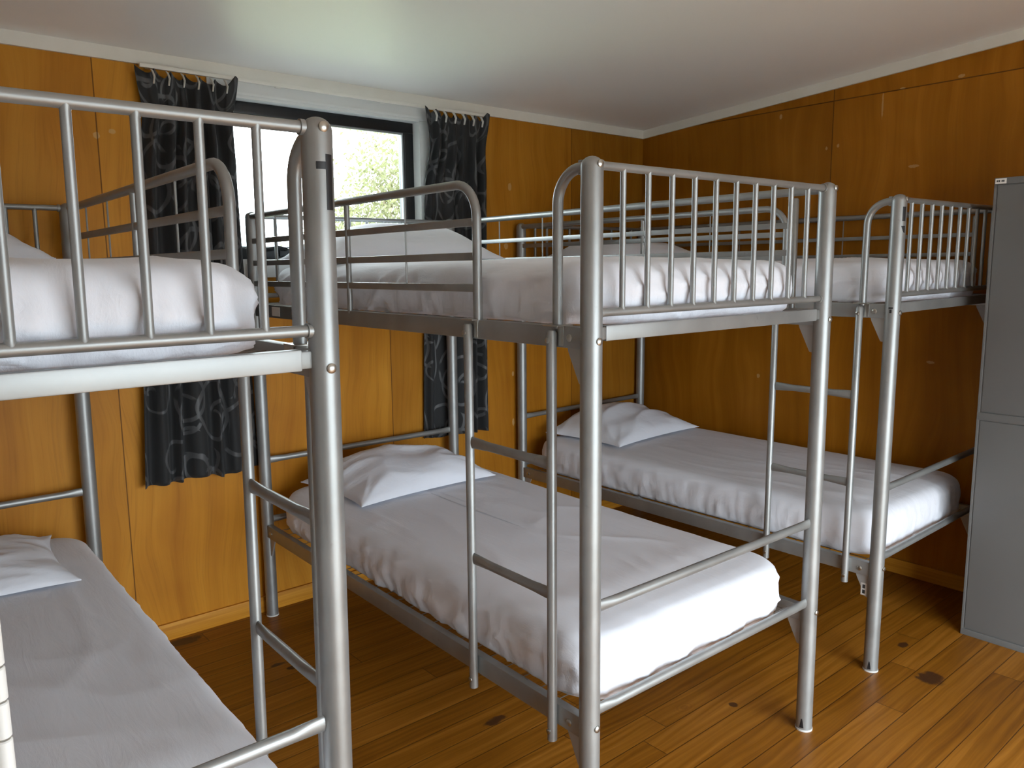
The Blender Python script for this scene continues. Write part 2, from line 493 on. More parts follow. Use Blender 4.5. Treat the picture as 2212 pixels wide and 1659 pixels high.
# ------------------------------------------------------------------ window
win = empty('window_1', ((OX0+OX1)/2, 0, OZ0)); win['kind'] = 'structure'
def W_(x, y, z): return (x-(OX0+OX1)/2, y, z-OZ0)
mb = MB(W_)                           # architrave + reveal
a = .052
mb.rbox(OX0-a, OX1+a, -.0115, -.0005, OZ1, OZ1+.058, .002)
mb.rbox(OX0-a, OX0, -.0115, -.0005, OZ0-.03, OZ1, .003)
mb.rbox(OX1, OX1+a, -.0115, -.0005, OZ0-.03, OZ1, .003)
mb.box(OX0-.002, OX1+.002, -.016, -.011, OZ1+.006, OZ1+.016)
mb.box(OX0, OX0+.006, -.012, .06, OZ0, OZ1); mb.box(OX1-.006, OX1, -.012, .06, OZ0, OZ1)
mb.box(OX0, OX1, -.012, .06, OZ1-.006, OZ1)
mb.build('window_casing', M['white'], win)
mb = MB(W_)
mb.rbox(OX0-a-.01, OX1+a+.01, -.0125, .06, OZ0-.004, OZ0+.016, .002)
mb.box(OX0-a, OX1+a, -.0115, -.0005, OZ0-.06, OZ0-.004)
mb.build('window_sill', M['white'], win)
fr = MB(W_)
fx0, fx1, fz0, fz1 = OX0+.006, OX1-.006, OZ0+.016, OZ1-.006
fw = .048
fr.rbox(fx0, fx1, .045, .105, fz1-fw, fz1, .002); fr.rbox(fx0, fx1, .045, .105, fz0, fz0+fw, .002)
fr.rbox(fx0, fx0+fw, .045, .105, fz0+fw, fz1-fw, .002); fr.rbox(fx1-fw, fx1, .045, .105, fz0+fw, fz1-fw, .002)
frame = fr.build('window_frame', M['black'], win)
bd = MB(W_)
g0, g1, g2, g3 = fx0+fw, fx1-fw, fz0+fw, fz1-fw
bd.box(g0, g1, .058, .075, g3-.008, g3); bd.box(g0, g1, .058, .075, g2, g2+.008)
bd.box(g0, g0+.008, .058, .075, g2+.008, g3-.008); bd.box(g1-.008, g1, .058, .075, g2+.008, g3-.008)
bd.build('glazing_bead', M['bead'], win)
gl = MB(W_); gl.box(g0+.002, g1-.002, .064, .068, g2+.002, g3-.002)
gl.build('window_pane', M['glass'], win, smooth=False)
lt = MB(W_)
lt.rbox(-2.36, -2.30, .022, .046, fz0+.012, fz0+.048, .004); lt.tube([(-2.33, .02, fz0+.044), (-2.37, .012, fz0+.05), (-2.44, .012, fz0+.040)], .009, 8)
lt.build('window_latch', M['black'], win)

# ------------------------------------------------------------------ open doorway behind the camera (lets daylight in), never in shot
d2 = empty('door_2', (-2.4, YF, 0)); d2['kind'] = 'structure'
mb = MB(lambda x, y, z: (x+2.4, y-YF, z))
for (p, q) in ((-3.6, -3.56), (-1.04, -1.0)): mb.box(p, q, YF-.11, YF-.02, 0, 1.80)
mb.box(-3.56, -1.04, YF-.11, YF-.02, 1.76, 1.80)
mb.build('door_frame', M['black'], d2, smooth=False)

# ------------------------------------------------------------------ white door edge with hinge, close to the camera
DX, DY = -3.777, -2.62
d1 = empty('door_1', (DX, DY, 0)); d1['kind'] = 'structure'
mb = MB(); mb.rbox(-.77, -.0085, .0, .036, .006, 2.04, .002)
mb.build('door_leaf', M['white'], d1)
mb = MB(); mb.rbox(-.0095, -.0065, .002, .034, 1.125, 1.285, .0008)
hg = mb.build('hinge', M['white'], d1)
for (za, zb) in ((1.222, 1.285), (1.1955, 1.2205), (1.1665, 1.194), (1.125, 1.165)):
    mb = MB(); mb.tube([(0, 0, za), (0, 0, za+.001), (0, 0, zb-.001), (0, 0, zb)], [.0048, .0058, .0058, .0048], 16)
    mb.build('knuckle', M['white'], hg)

# ------------------------------------------------------------------ bunk beds
def bunk(i, mirror, label):
    bx, by, ba, lx, ly, tt = BED[i]
    root = empty('bunk_bed', (bx, by, 0), ba)
    tag(root, label, 'bunk bed', 'silver metal bunk beds along the window wall')
    def T(u, v, z):
        if mirror: u = W-u
        return (u + lx*z, v + ly*z, z + tt*(u/W-.5)*min(1., max(0., z)/.12))
    def mbT(): return MB(T)
    S = M['silver']
    posts = []
    for (u, v) in ((0, 0), (W, 0), (0, L), (W, L)):
        m = mbT(); r = .0255
        pts = [(u, v, .004), (u, v, 1.722)]; rr = [r, r]
        for k in range(1, 7):
            a = k/6*PI/2*.94
            pts.append((u, v, 1.722+.0225*math.sin(a))); rr.append(r*math.cos(a))
        m.tube(pts, rr, 28)
        p = m.build('post', S, root, ang=50); posts.append(p)
        m = mbT(); m.cyl((u, v, 0), (u, v, .006), .0272, 24); m.build('foot_cap', M['cap'], p)
        sg = -1 if v == 0 else 1
        for z in (1.726, 1.338, .405):
            m = mbT()
            m.tube([(u, v+sg*.0245, z), (u, v+sg*.028, z), (u, v+sg*.0305, z)], [.0085, .0085, .005], 14)
            b = m.build('bolt', M['screw'], p)
    for v in (0, L):
        sg = 1 if v == 0 else -1
        m = mbT()
        for z in (ZT, ZB):
            m.tube([(.02, v, z), (W-.02, v, z)], .0098, 16)
            for u in (.026, W-.026): m.tube([(u-.004, v, z), (u+.004, v, z)], .0128, 16)
        pan = m.build('foot_panel' if v == 0 else 'head_panel', S, root)
        for k in range(10):
            u = .1005 + k*.0867
            m = mbT(); m.tube([(u, v, ZB+.004), (u, v, ZB+.012), (u, v, ZT-.012), (u, v, ZT-.004)], [.0092, .0073, .0073, .0092], 12)
            m.build('spindle', S, pan)
        m = mbT()
        m.rbox(.042, W-.042, v+sg*.004-.011, v+sg*.004+.011, 1.335, 1.3705, .003)
        er = m.build('end_rail', S, root)
        for u in (.034, W-.034):
            m = mbT(); m.rbox(u-.0125, u+.0125, v+sg*.004-.009, v+sg*.004+.009, 1.338, 1.3675, .003)
            m.build('rail_plug', M['bracket'], er)
        for z in (FU, FL):
            m = mbT()
            n = [(.022, (.006, .0155)), (.05, (.0075, .0150)), (.085, (.0125, .0128)), (W-.085, (.0125, .0128)), (W-.05, (.0075, .0150)), (W-.022, (.006, .0155))]
            m.tube([(q[0], v, z) for q in n], [q[1] for q in n], 16)
            m.build('foot_bar' if v == 0 else 'head_bar', S, root)
    for u in (0, W):
        sg = -1 if u == 0 else 1
        for (z0, z1) in ((UR0, UR1), (LR0, LR1)):
            m = mbT(); m.rbox(u-.0125, u+.0125, .018, L-.018, z0, z1, .003)
            rail = m.build('side_rail', S, root)
            for v in (.058, L-.058):
                m = mbT(); zc = z0+.024
                m.tube([(u+sg*.012, v, zc), (u+sg*.0145, v, zc), (u+sg*.0165, v, zc)], [.009, .009, .006], 14)
                m.build('bolt', M['screw'], rail)
            for v, dv in ((.026, 1), (L-.026, -1)):
                m = mbT()
                m.prism([(u-.003, v, z0+.004), (u-.003, v+dv*.050, z0+.004), (u-.003, v+dv*.046, z0-.010), (u-.003, v+dv*.010, z0-.082), (u-.003, v, z0-.084)], (.006, 0, 0))
                m.build('gusset', M['gusset'], root, smooth=False)
    # short guard rail and grab handle on the ladder side
    gu = -.006
    m = mbT()
    path = [(gu, L-.022, 1.7245), (gu, 1.2, 1.7245), (gu, .53, 1.7245)]
    path += [(gu, y, z) for y, z in arc(.508, 1.6345, .09, PI/2, PI, 10)]
    path += [(gu, .418, 1.50), (gu, .418, 1.362)]
    m.tube(path, .0125, 16)
    g = m.build('guard_rail', S, root)
    for z in (1.624, 1.535, 1.452):
        m = mbT(); m.rbox(gu-.006, gu+.006, .422, L-.02, z-.0105, z+.0105, .003); m.build('guard_bar', S, g)
    m = mbT(); m.cyl((gu, 1.132, 1.36), (gu, 1.132, 1.722), .0092, 14); m.build('guard_upright', S, g)
    for v in (.768, 1.428, 1.712):
        m = mbT(); m.cyl((gu-.001, v, 1.452), (gu-.001, v, 1.722), .0028, 8); m.build('guard_rod', S, g)
    m = mbT()
    path = [(gu, .018, 1.722), (gu, .03, 1.7215)] + [(gu, y, z) for y, z in arc(.030, 1.6475, .074, PI/2, 0, 10)] + [(gu, .105, 1.55), (gu, .105, 1.362)]
    m.tube(path, .0125, 16)
    m.rbox(gu-.006, gu+.006, .020, .032, 1.706, 1.738, .002)
    m.build('grab_handle', S, root)
    # full guard rail on the other side
    gu = W+.004
    m = mbT(); m.tube([(gu, .02, 1.7245), (gu, L-.02, 1.7245)], .0125, 16)
    g = m.build('guard_rail', S, root)
    for z in (1.624, 1.540, 1.452):
        m = mbT(); m.rbox(gu-.006, gu+.006, .112, L-.02, z-.009, z+.009, .003); m.build('guard_bar', S, g)
    m = mbT(); m.tube([(gu, .106, 1.36), (gu, .106, 1.700), (gu, .106, 1.706)], [.0100, .0100, .006], 14); m.build('guard_upright', S, g)
    for v in (.405, .70, .995, 1.288, 1.582):
        m = mbT(); m.cyl((gu, v, 1.452), (gu, v, 1.722), .0028, 8); m.build('guard_rod', S, g)
    # ladder
    lu = -.0255
    m = mbT()
    for v in (.438, .106):
        m.tube([(lu, v, .326), (lu, v, 1.352), (lu, v, 1.358)], [.0125, .0125, .009], 16)
    lad = m.build('ladder', S, root)
    for z in (1.037, .709):
        m = mbT()
        n = [(.118, (.006, .0165)), (.15, (.008, .0150)), (.19, (.0118, .0122)), (.354, (.0118, .0122)), (.394, (.008, .0150)), (.426, (.006, .0165))]
        m.tube([(lu, q[0], z) for q in n], [q[1] for q in n], 14)
        m.build('rung', S, lad)
    for v in (.438, .106):
        m = mbT()
        m.rbox(-.034, .016, v-.030, v+.022, 1.3675, 1.3710, .0012)
        m.rbox(-.0165, -.0130, v-.030, v-.014, 1.322, 1.3705, .0012)
        m.rbox(.0126, .016, v-.02, v+.02, 1.345, 1.3705, .0012)
        m.build('hook', M['screw'], lad)
        for z in (1.335, .352):
            m = mbT(); m.tube([(lu-.011, v, z), (lu-.0145, v, z), (lu-.0162, v, z)], [.007, .007, .004], 12)
            m.build('bolt', M['screw'], lad)
    # wire bases
    for z in (1.348, .394):
        m = mbT()
        for k in range(17):
            u = .03 + (W-.06)*k/16
            m.tube([(u, .055, z), (u, L-.055, z)], .0016, 5, False)
        for k in range(26):
            v = .07 + (L-.14)*k/25
            m.tube([(.01, v, z+.003), (W-.01, v, z+.003)], .0016, 5, False)
        m.build('wire_base', M['wire'], root)
    return root, posts, T

B1, P1, T1 = bunk(1, True, 'silver metal bunk bed nearest the camera, black tape strip on its front post')
B2, P2, T2 = bunk(2, False, 'silver metal bunk bed standing under the window, between two others')
B3, P3, T3 = bunk(3, False, 'silver metal bunk bed against the right plywood wall, its foot beside the grey cabinet')

def post_patch(name, mat, parent, T, u, v, a0, a1, z0, z1, r=.0258, mir=False, poly=None):
    """thin piece wrapped round a post, angles in world degrees"""
    m = MB(None); n = 8
    vs = []; fs = []
    for k in range(n+1):
        a = math.radians(a0+(a1-a0)*k/n)
        lo, hi = (z0, z1) if poly is None else poly(k/n)
        for z, rr in ((lo, r), (hi, r), (hi, r-.0012), (lo, r-.0012)):
            vs.append(T(0, 0, 0) and Vector(T(u, v, z)) + Vector((rr*math.cos(a), rr*math.sin(a), 0)))
    for k in range(n):
        for q in range(4):
            fs.append((k*4+q, k*4+(q+1) % 4, (k+1)*4+(q+1) % 4, (k+1)*4+q))
    fs += [(0, 1, 2, 3), (n*4+3, n*4+2, n*4+1, n*4)]
    m.add(vs, fs)
    return m.build(name, mat, parent)
# black tape on the near post (mirrored bed: ladder side u=0 is its right side)
post_patch('tape_strip', M['tape'], P1[0], T1, 0, 0, 275, 305, 1.596, 1.684)
post_patch('tape_strip', M['tape'], P1[0], T1, 0, 0, 239, 276, 1.660, 1.672)
# paint chips on the far bunk's front post
post_patch('paint_chip', M['tape'], P3[0], T3, 0, 0, 232, 262, 1.652, 1.700)
post_patch('paint_chip', M['tape'], P3[0], T3, 0, 0, 228, 262, 1.612, 1.634, poly=lambda t: (1.634-.022*math.sin(PI*t*.6), 1.636))
post_patch('paint_chip', M['tape'], P3[0], T3, 0, 0, 172, 205, 1.353, 1.358)
post_patch('paint_chip', M['tape'], P3[0], T3, 0, 0, 180, 196, 1.338, 1.350)
post_patch('paint_chip', M['tape'], P3[0], T3, 0, 0, 178, 205, .012, .038, poly=lambda t: (.012, .014+.03*math.sin(PI*t)))
post_patch('paint_chip', M['tape'], P2[1], T2, W, 0, 178, 208, .012, .038, poly=lambda t: (.012, .014+.03*math.sin(PI*t)))
def side_label(parent, T, u, v0, v1, z0, z1, name='paper_label'):
    m = MB(T); m.box(u-.0136, u-.0128, v0, v1, z0, z1); o = m.build(name, M['label'], parent, smooth=False); return o
side_label(B2, T2, 0, 1.70, 1.775, 1.326, 1.362)
m = MB(T3); m.box(-.0042, -.0034, .030, .052, .285, .332); lb = m.build('sticker', M['label'], B3, smooth=False)
m = MB(T3); m.box(-.0048, -.0040, .036, .046, .312, .326); m.box(-.0048, -.0040, .036, .046, .292, .306); m.build('sticker_print', M['ink'], lb, smooth=False)

# ------------------------------------------------------------------ mattresses
def ridged(p, sharp=2.):
    return (1-abs(noise.noise(p)))**sharp

def mattress(i, u0, u1, v0, v1, z0, th, seed, label, crease=1., hem_pull=0.):
    bx, by, ba, lx, ly, tt = BED[i]
    w, l = (u1-u0)/2, (v1-v0)/2
    cu, cv = (u0+u1)/2, (v0+v1)/2
    R = .135
    NC, NX, NY = 14, 60, 120
    def ring(ins):
        a, b = w-ins, l-ins
        r = max(.004, min(R-ins*.85, a-.001, b-.001)); r = max(r, .004)
        pts = []
        for (sx, sy, a0) in ((1, -1, -PI/2), (1, 1, 0), (-1, 1, PI/2), (-1, -1, PI)):
            cx, cy = sx*(a-r), sy*(b-r)
            for k in range(NC+1):
                t = a0+PI/2*k/NC
                pts.append((cx+r*math.cos(t), cy+r*math.sin(t)))
            # straight run to the next corner
            n = NY if (sx, sy) in ((1, -1), (-1, 1)) else NX
            nx = {(1, -1): (1, 1), (1, 1): (-1, 1), (-1, 1): (-1, -1), (-1, -1): (1, -1)}[(sx, sy)]
            ex, ey = nx[0]*(a-r), nx[1]*(b-r)
            t2 = a0+PI/2
            p0 = (cx+r*math.cos(t2), cy+r*math.sin(t2)); p1 = (ex+r*math.cos(t2), ey+r*math.sin(t2))
            for k in range(1, n):
                pts.append((p0[0]+(p1[0]-p0[0])*k/n, p0[1]+(p1[1]-p0[1])*k/n))
        return pts
    prof = [(.16, .0), (.08, .0), (.022, .001)]
    rb, rt = .014, .046
    for k in range(1, 5):
        a = k/4*PI/2; prof.append((.010+rb*.8*(1-math.sin(a)), rb*(1-math.cos(a))+.002))
    ns = 8
    for k in range(1, ns):
        t = k/ns
        z = rb+(th-rb-rt)*t
        prof.append((.010*(1-t)**1.5 - .006*math.sin(PI*t), z))
    for k in range(0, 9):
        a = k/8*PI/2; prof.append((rt*(1-math.cos(a))*1.15, th-rt+rt*math.sin(a)))
    ins = rt*1.15
    while ins < w-.03:
        ins += .0135
        prof.append((min(ins, w-.012), th+.010*(1-((w-ins)/w)**2)))
    rings = [ring(q[0]) for q in prof]
    n = len(rings[0])
    vs = []; fs = []
    for (q, rg) in zip(prof, rings):
        for (x, y) in rg: vs.append(Vector((x, y, q[1])))
    for a in range(len(prof)-1):
        for k in range(n):
            k2 = (k+1) % n
            fs.append((a*n+k, a*n+k2, (a+1)*n+k2, (a+1)*n+k))
    fs.append(tuple(reversed(range(n)))); fs.append(tuple((len(prof)-1)*n+k for k in range(n)))
    # wrinkles
    out = []
    for idx, p in enumerate(vs):
        a = idx//n
        q = prof[a]
        h = min(1., max(0., q[1]/th))
        # outward direction
        ax = max(0., abs(p.x)-(w-R)); ay = max(0., abs(p.y)-(l-R))
        o = Vector((math.copysign(ax, p.x), math.copysign(ay, p.y), 0))
        o = o.normalized() if o.length > 1e-6 else Vector((0, 0, 0))
        per = math.atan2(p.y/l, p.x/w)
        sp = Vector((p.x*1., p.y*1., 0))
        s1 = noise.noise(Vector((p.x*2.2+seed, p.y*1.1, seed)))
        topness = min(1., max(0., (q[1]-(th-rt))/rt))
        inner = min(1., max(0., (q[0]-.02)/.12))
        d = Vector((0, 0, 0))
        # long soft tension folds on the top, running along the bed
        f = ridged(Vector((p.x*7+seed+.9*noise.noise(Vector((p.x*2, p.y*2, seed))), p.y*1.15, seed*2)), 5)
        f2 = ridged(Vector((p.x*3.5+p.y*2.2+seed, p.y*1.7-p.x*.8, seed*3)), 7)
        d.z += topness*(.0035*f + .0045*f2*crease + .008*s1)*(.35+.65*inner)
        if a > 2:
            side = (1-topness)
            # gathers at the hem, fading upwards
            per_s = p.x*1.0 + p.y*1.0 if True else 0
            g = ridged(Vector((p.x*19+seed, p.y*19+seed, q[1]*4)), 3)
            g2 = noise.noise(Vector((p.x*48, p.y*48+seed, q[1]*9)))
            dg = ridged(Vector((p.x*6+q[1]*9+seed, p.y*6+q[1]*11, seed)), 6)
            amp = (1-h)**1.2
            cr = noise.noise(Vector((p.x*17+seed, p.y*17, q[1]*22+seed)))+.6*noise.noise(Vector((p.x*37, p.y*37+seed, q[1]*40)))
            d += o*(.0075*cr*(1-h)**.8*min(1., h*6)*(1.5 if p.y < -l+.2 else .8)*(.4+.6*min(crease, 1.))*(.35 if z0 > 1 else 1.))
            d += o*((.0095*(.4+.6*min(crease, 1.))*g*(.35+.65*amp) + .0035*g2*amp + .011*dg*crease*(.4+.6*side))*(side*.85+.15) - .009)
            # hem rises and dips between the gathers
            if h < .35:
                d.z += (.35-h)*(.030*noise.noise(Vector((p.x*9+seed, p.y*9, 4)))+.014*noise.noise(Vector((p.x*31, p.y*31+seed, 2)))+.004)
        out.append(p+d)
    m = MB(); m.add(out, fs)
    c, s_ = math.cos(ba), math.sin(ba)
    lu, lv = cu+lx*z0, cv+ly*z0
    o = m.build('mattress', M['sheet'], ang=180)
    o.location = (bx+lu*c-lv*s_, by+lu*s_+lv*c, z0)
    o.rotation_euler = (0, 0, ba)
    tag(o, label, 'mattress', 'white sheeted mattresses on the bunks')
    # gathered elastic hem along the underside edge
    hm = MB(); pts = []
    rg = ring(.030)
    N = len(rg)
    ring_pts = []
    vsr = []; fsr = []
    for k, (x, y) in enumerate(rg):
        ox, oy = x/w, y/l
        j = .004*noise.noise(Vector((x*60+seed, y*60, 1)))
        zc = .006+.010*noise.noise(Vector((x*9+seed, y*9, 4)))*.5
        nx, ny = (x/(w-.03)), (y/(l-.03))
        for (dr, dz) in ((0, -.006), (.008+j, .0), (.010+j, .012), (.0, .018)):
            ax = max(0., abs(x)-(w-R)); ay = max(0., abs(y)-(l-R))
            o2 = Vector((math.copysign(ax, x), math.copysign(ay, y), 0)); o2 = o2.normalized() if o2.length > 1e-6 else o2
            vsr.append(Vector((x, y, max(zc+dz, .0008)))+o2*dr)
    for k in range(N):
        k2 = (k+1) % N
        for q in range(4):
            fsr.append((k*4+q, k*4+(q+1) % 4, k2*4+(q+1) % 4, k2*4+q))
    hm.add(vsr, fsr)
    hm.build('elastic_hem', M['sheet'], o, ang=180)
    return o
UZ, LZ = 1.3655, .409
mattress(1, .028, .925, .020, 1.92, UZ, .149, 3.1, 'white mattress on the upper bunk of the bed with the black-taped post', 1.2)
mattress(1, .030, .945, .022, 1.915, LZ, .170, 8.7, 'white mattress on the lower bunk at the lower left, under the nearest upper bunk', .6)
mattress(2, .028, .942, .020, 1.92, UZ, .149, 14.2, 'white mattress on the upper bunk of the bed under the window', 1.3)
mattress(2, .020, .945, .022, 1.915, LZ, .170, 21.5, 'white mattress on the lower bunk of the middle bed, bunched sheet at its foot corner', 1.0)
mattress(3, .034, .936, .026, 1.92, UZ, .149, 27.3, 'white mattress on the upper bunk against the right plywood wall', 1.4)
mattress(3, .020, .945, .022, 1.915, LZ, .170, 33.9, 'white mattress on the lower bunk by the grey cabinet', .35)

# ------------------------------------------------------------------ pillows
def pillow(x, y, z, wx, wy, th, rz, seed, label, skew=0., tilt=0., ear=.03, wr=1.):
    nx, ny = 64, 46
    vs = []; fs = []
    hx, hy = wx/2, wy/2
    def surf(a, b, top):
        # a,b in -1..1
        e = (max(0., 1-abs(a)**3.0)**.60)*(max(0., 1-abs(b)**2.4)**.60)
        px = a*hx*(1-.055*(1-abs(b)**2)*abs(a)**3+ear*abs(b)**4*abs(a)**4)
        py = b*hy*(1-.07*(1-abs(a)**2)*abs(b)**3+ear*abs(a)**4*abs(b)**4)
        v = Vector((px, py, 0))
        big = 1+.25*noise.noise(Vector((a*1.3+seed, b*1.3, seed)))
        if top:
            zz = th*.86*e*big*(1+skew*b)
            ca = Vector((math.copysign(1, a)-a, math.copysign(1, b)-b))
            ang = math.atan2(ca.y, ca.x)
            rr = ca.length
            rad = ridged(Vector((ang*2.6+seed+math.copysign(3, a)*2, rr*.8, seed+math.copysign(5, b))), 4)*max(0., 1-rr/1.1)
            w1 = ridged(Vector((px*2.2+py*3+seed, py*7.5-px*1.2, seed*2)), 3)
            w2 = noise.noise(Vector((px*5-py*3, py*9+px*2+seed, seed*4)))
            edge = min(1., e*1.8)
            zz += wr*(edge*(.012*rad+.015*w1+.006*w2) - .008*edge)
            zz += .008 + .006*noise.noise(Vector((a*5+seed, b*5, 9)))*(1-e)
        else:
            zz = -.0 + (1-e)*.004
        v.z = zz
        return v
    for top in (1, 0):
        for i in range(nx+1):
            for j in range(ny+1):
                a = -1+2*i/nx; b = -1+2*j/ny
                a = math.sin(a*PI/2)*.35+a*.65; b = math.sin(b*PI/2)*.35+b*.65
                vs.append(surf(a, b, top))
    N = (nx+1)*(ny+1)
    for i in range(nx):
        for j in range(ny):
            q = (i*(ny+1)+j, (i+1)*(ny+1)+j, (i+1)*(ny+1)+j+1, i*(ny+1)+j+1)
            fs.append(q); fs.append(tuple(N+k for k in reversed(q)))
    bd = [i*(ny+1) for i in range(nx+1)] + [nx*(ny+1)+j for j in range(1, ny+1)] + [i*(ny+1)+ny for i in range(nx-1, -1, -1)] + [j for j in range(ny-1, 0, -1)]
    for k in range(len(bd)):
        a, b = bd[k], bd[(k+1) % len(bd)]
        fs.append((a, b, N+b, N+a))
    m = MB(); m.add(vs, fs)
    o = m.build('pillow', M['pillow'], ang=75)
    o.location = (x, y, z); o.rotation_euler = (tilt, 0, rz)
    tag(o, label, 'pillow', 'white pillows at the window ends of the bunks')
    return o
LT = LZ+.170+.017; UT = UZ+.149+.024
pillow(-2.055, -.40, LT, .66, .48, .135, .03, 2.2, 'white pillow on the lower bunk of the middle bed, below the window', .1)
pillow(-.555, -.36, LT, .70, .50, .140, .06, 6.4, 'white pillow on the lower bunk in the corner by the right wall', .15)
pillow(-3.715, -.47, LT, .68, .50, .075, -.03, 9.1, 'flat white pillow with a loose open end on the lower bunk at the left edge', .0)
pillow(-2.05, -.40, UT, .80, .46, .150, -.02, 12.7, 'white pillow on the upper bunk in front of the window', wr=.15)
pillow(-.57, -.38, UT, .86, .46, .115, .0, 17.3, 'white pillow on the upper bunk in the corner by the right wall', wr=.4)
pillow(-3.72, -.40, UT, .74, .46, .125, -.02, 20.8, 'white pillow on the upper bunk at the far left, behind the tape-marked bed end', wr=.5)

# ------------------------------------------------------------------ curtains and track
def curtain(x0t, x1t, x0b, x1b, zt, zb, seed, label, side, npleat, xpost=None):
    nu, nz = 130, 90
    vs = []; uvs = []; fs = []
    wid = 1.0                                  # cloth width
    for j in range(nz+1):
        t = j/nz                               # 0 top 1 bottom
        for i in range(nu+1):
            s = i/nu
            x0 = x0t+(x0b-x0t)*t; x1 = x1t+(x1b-x1t)*t
            pinch = .018*math.sin(PI*min(1, t*4))*(1 if t < .25 else 0)
            k = s
            x = x0+(x1-x0)*k
            ph = s*npleat*2*PI
            amp = .014+.014*min(1., t*6)*(1-.25*t)
            nn = noise.noise(Vector((s*3+seed, t*1.2, seed)))
            wv = math.sin(ph+1.2*nn+.5*math.sin(t*3+seed))
            wv = math.copysign(abs(wv)**.75, wv)
            y = wv*amp + .006*nn
            # drift of folds sideways, gather under the heading
            x += .014*math.sin(ph*.5+seed+t*2.2)*min(1., t*3)*math.sin(PI*s)
            waist = .5+(s-.5)*(1-.10*math.exp(-((t-.10)/.06)**2)); x += (waist-s)*(x1-x0)
            zz = zt+(zb-zt)*t
            # ragged heading: flops between hooks, flared outer corner
            if t < .16:
                q = (1-t/.16)
                zz += q*(-.030*abs(math.sin(s*npleat*PI+.4)) + .020*(math.exp(-((s-(0 if side < 0 else 0))/.10)**2)) + .022*math.exp(-((s-1)/.08)**2))
                y += q*(-.018*math.sin(ph)*1.0 - .008)
                x += q*(-.018*math.exp(-(s/.07)**2) + .022*math.exp(-((s-1)/.07)**2))
            # bottom hem sways
            zz += t**6*.018*noise.noise(Vector((s*4+seed, 0, 3)))
            fl = min(1., max(0., (t-.10)/.16)); fl = fl*fl*(3-2*fl)
            # below the bed tops it is pressed between post and wall near the post
            near = min(1., max(0., (abs(x-xpost)-.05)/.10)) if xpost is not None else 1.
            yc = -.052*(1-fl) + fl*(-.0205*(1-near)-.040*near)
            a2 = (1-fl) + fl*(.16*(1-near)+1.0*near)
            vs.append((x, min(-.0135, yc+y*a2), zz)); uvs.append((s*wid*.8, (1-t)*1.6))
    for j in range(nz):
        for i in range(nu):
            fs.append((j*(nu+1)+i, j*(nu+1)+i+1, (j+1)*(nu+1)+i+1, (j+1)*(nu+1)+i))
    me = bpy.data.meshes.new('curtain')
    me.from_pydata(vs, [], fs)
    uvl = me.uv_layers.new(name='UVMap')
    for lp in me.loops: uvl.data[lp.index].uv = uvs[lp.vertex_index]
    me.polygons.foreach_set('use_smooth', [True]*len(me.polygons))
    me.materials.append(M['curtain'])
    o = bpy.data.objects.new('curtain', me); COL.objects.link(o)
    mod = o.modifiers.new('thickness', 'SOLIDIFY'); mod.thickness = .0012
    tag(o, label, 'curtain', 'dark scroll-print curtains at the window')
    # hooks with white heading-tape tabs
    for k in range(npleat):
        s = (k+.75)/(npleat+.4)
        x = x0t+(x1t-x0t)*s
        m = MB()
        z1 = zt-.012
        wd = .006
        m.tube([(x, -.078, z1-.045), (x+.004, -.080, z1-.02), (x+.002, -.070, z1), (x, -.055, z1+.010)], [(wd, .003), (wd*1.3, .003), (wd, .002), (.002, .002)], 8)
        m.build('heading_tab', M['tabs'], o)
    return o
M['curtain'] = curtain_mat()
M['tabs'] = simple('white_tape', (.68, .66, .60), .7)
curtain(-2.905, -2.555, -3.000, -2.525, 2.252, .665, 1.7, 'dark grey scroll-print curtain hanging left of the window, behind the nearest bunk', -1, 6, -2.512)
curtain(-1.63, -1.275, -1.665, -1.275, 2.256, .655, 5.2, 'dark grey scroll-print curtain hanging right of the window', 1, 6, -1.522)
m = MB()
m.rbox(-2.90, -1.27, -.050, -.036, 2.256, 2.270, .002)
for x in (-2.86, -2.35, -1.85, -1.31): m.box(x-.012, x+.012, -.036, -.0145, 2.257, 2.2735)
tr = tag(m.build('curtain_track', M['trim']), 'white curtain track fixed above the window', 'curtain track')

# ------------------------------------------------------------------ cabinet
KX, KY, KH = -.4665, -2.121, 1.820
KW = .914
cab = empty('metal_cabinet', (-.235, KY-KW/2, 0))
tag(cab, 'tall grey metal cabinet at the right edge, against the right wall at a bunk foot', 'cabinet')
def K_(x, y, z): return (x+.235, y-(KY-KW/2), z)
m = MB(K_)
m.rbox(KX+.006, -.004, KY-KW, KY, .0, KH, .003)
body = m.build('cabinet_body', M['cabinet'], cab)
m = MB(K_)
for (a, b) in ((0, .026), (.894, .924), (KH-.024, KH)):
    m = MB(K_); m.rbox(KX, KX+.02, KY-KW, KY, a, b, .002); m.build('cabinet_rail', M['cabinet'], cab)
for (p, q) in ((KY-.009, KY), (KY-KW, KY-KW+.009)):
    m = MB(K_); m.rbox(KX+.001, KX+.02, p, q, .02, KH-.02, .001); m.build('cabinet_stile', M['cabinet'], cab)
for (a, b, nm) in ((.026, .894, 'lower_door'), (.924, KH-.024, 'upper_door')):
    m = MB(K_)
    m.rbox(KX+.003, KX+.015, KY-KW+.012, KY-.0125, a+.0035, b-.0035, .002)
    d = m.build('cabinet_door', M['cabinet'], cab)
    m = MB(K_); zc = (a+b)/2
    m.rbox(KX-.012, KX+.003, KY-KW+.06, KY-KW+.075, zc-.06, zc+.06, .003); m.build('door_handle', M['screw'], d)
m = MB(K_)
m.box(KX+.0061, KX+.0066, KY-KW+.009, KY-.009, .024, .896); m.box(KX+.0061, KX+.0066, KY-KW+.009, KY-.009, .922, KH-.022)
m.build('door_gap', M['gap'], cab, smooth=False)
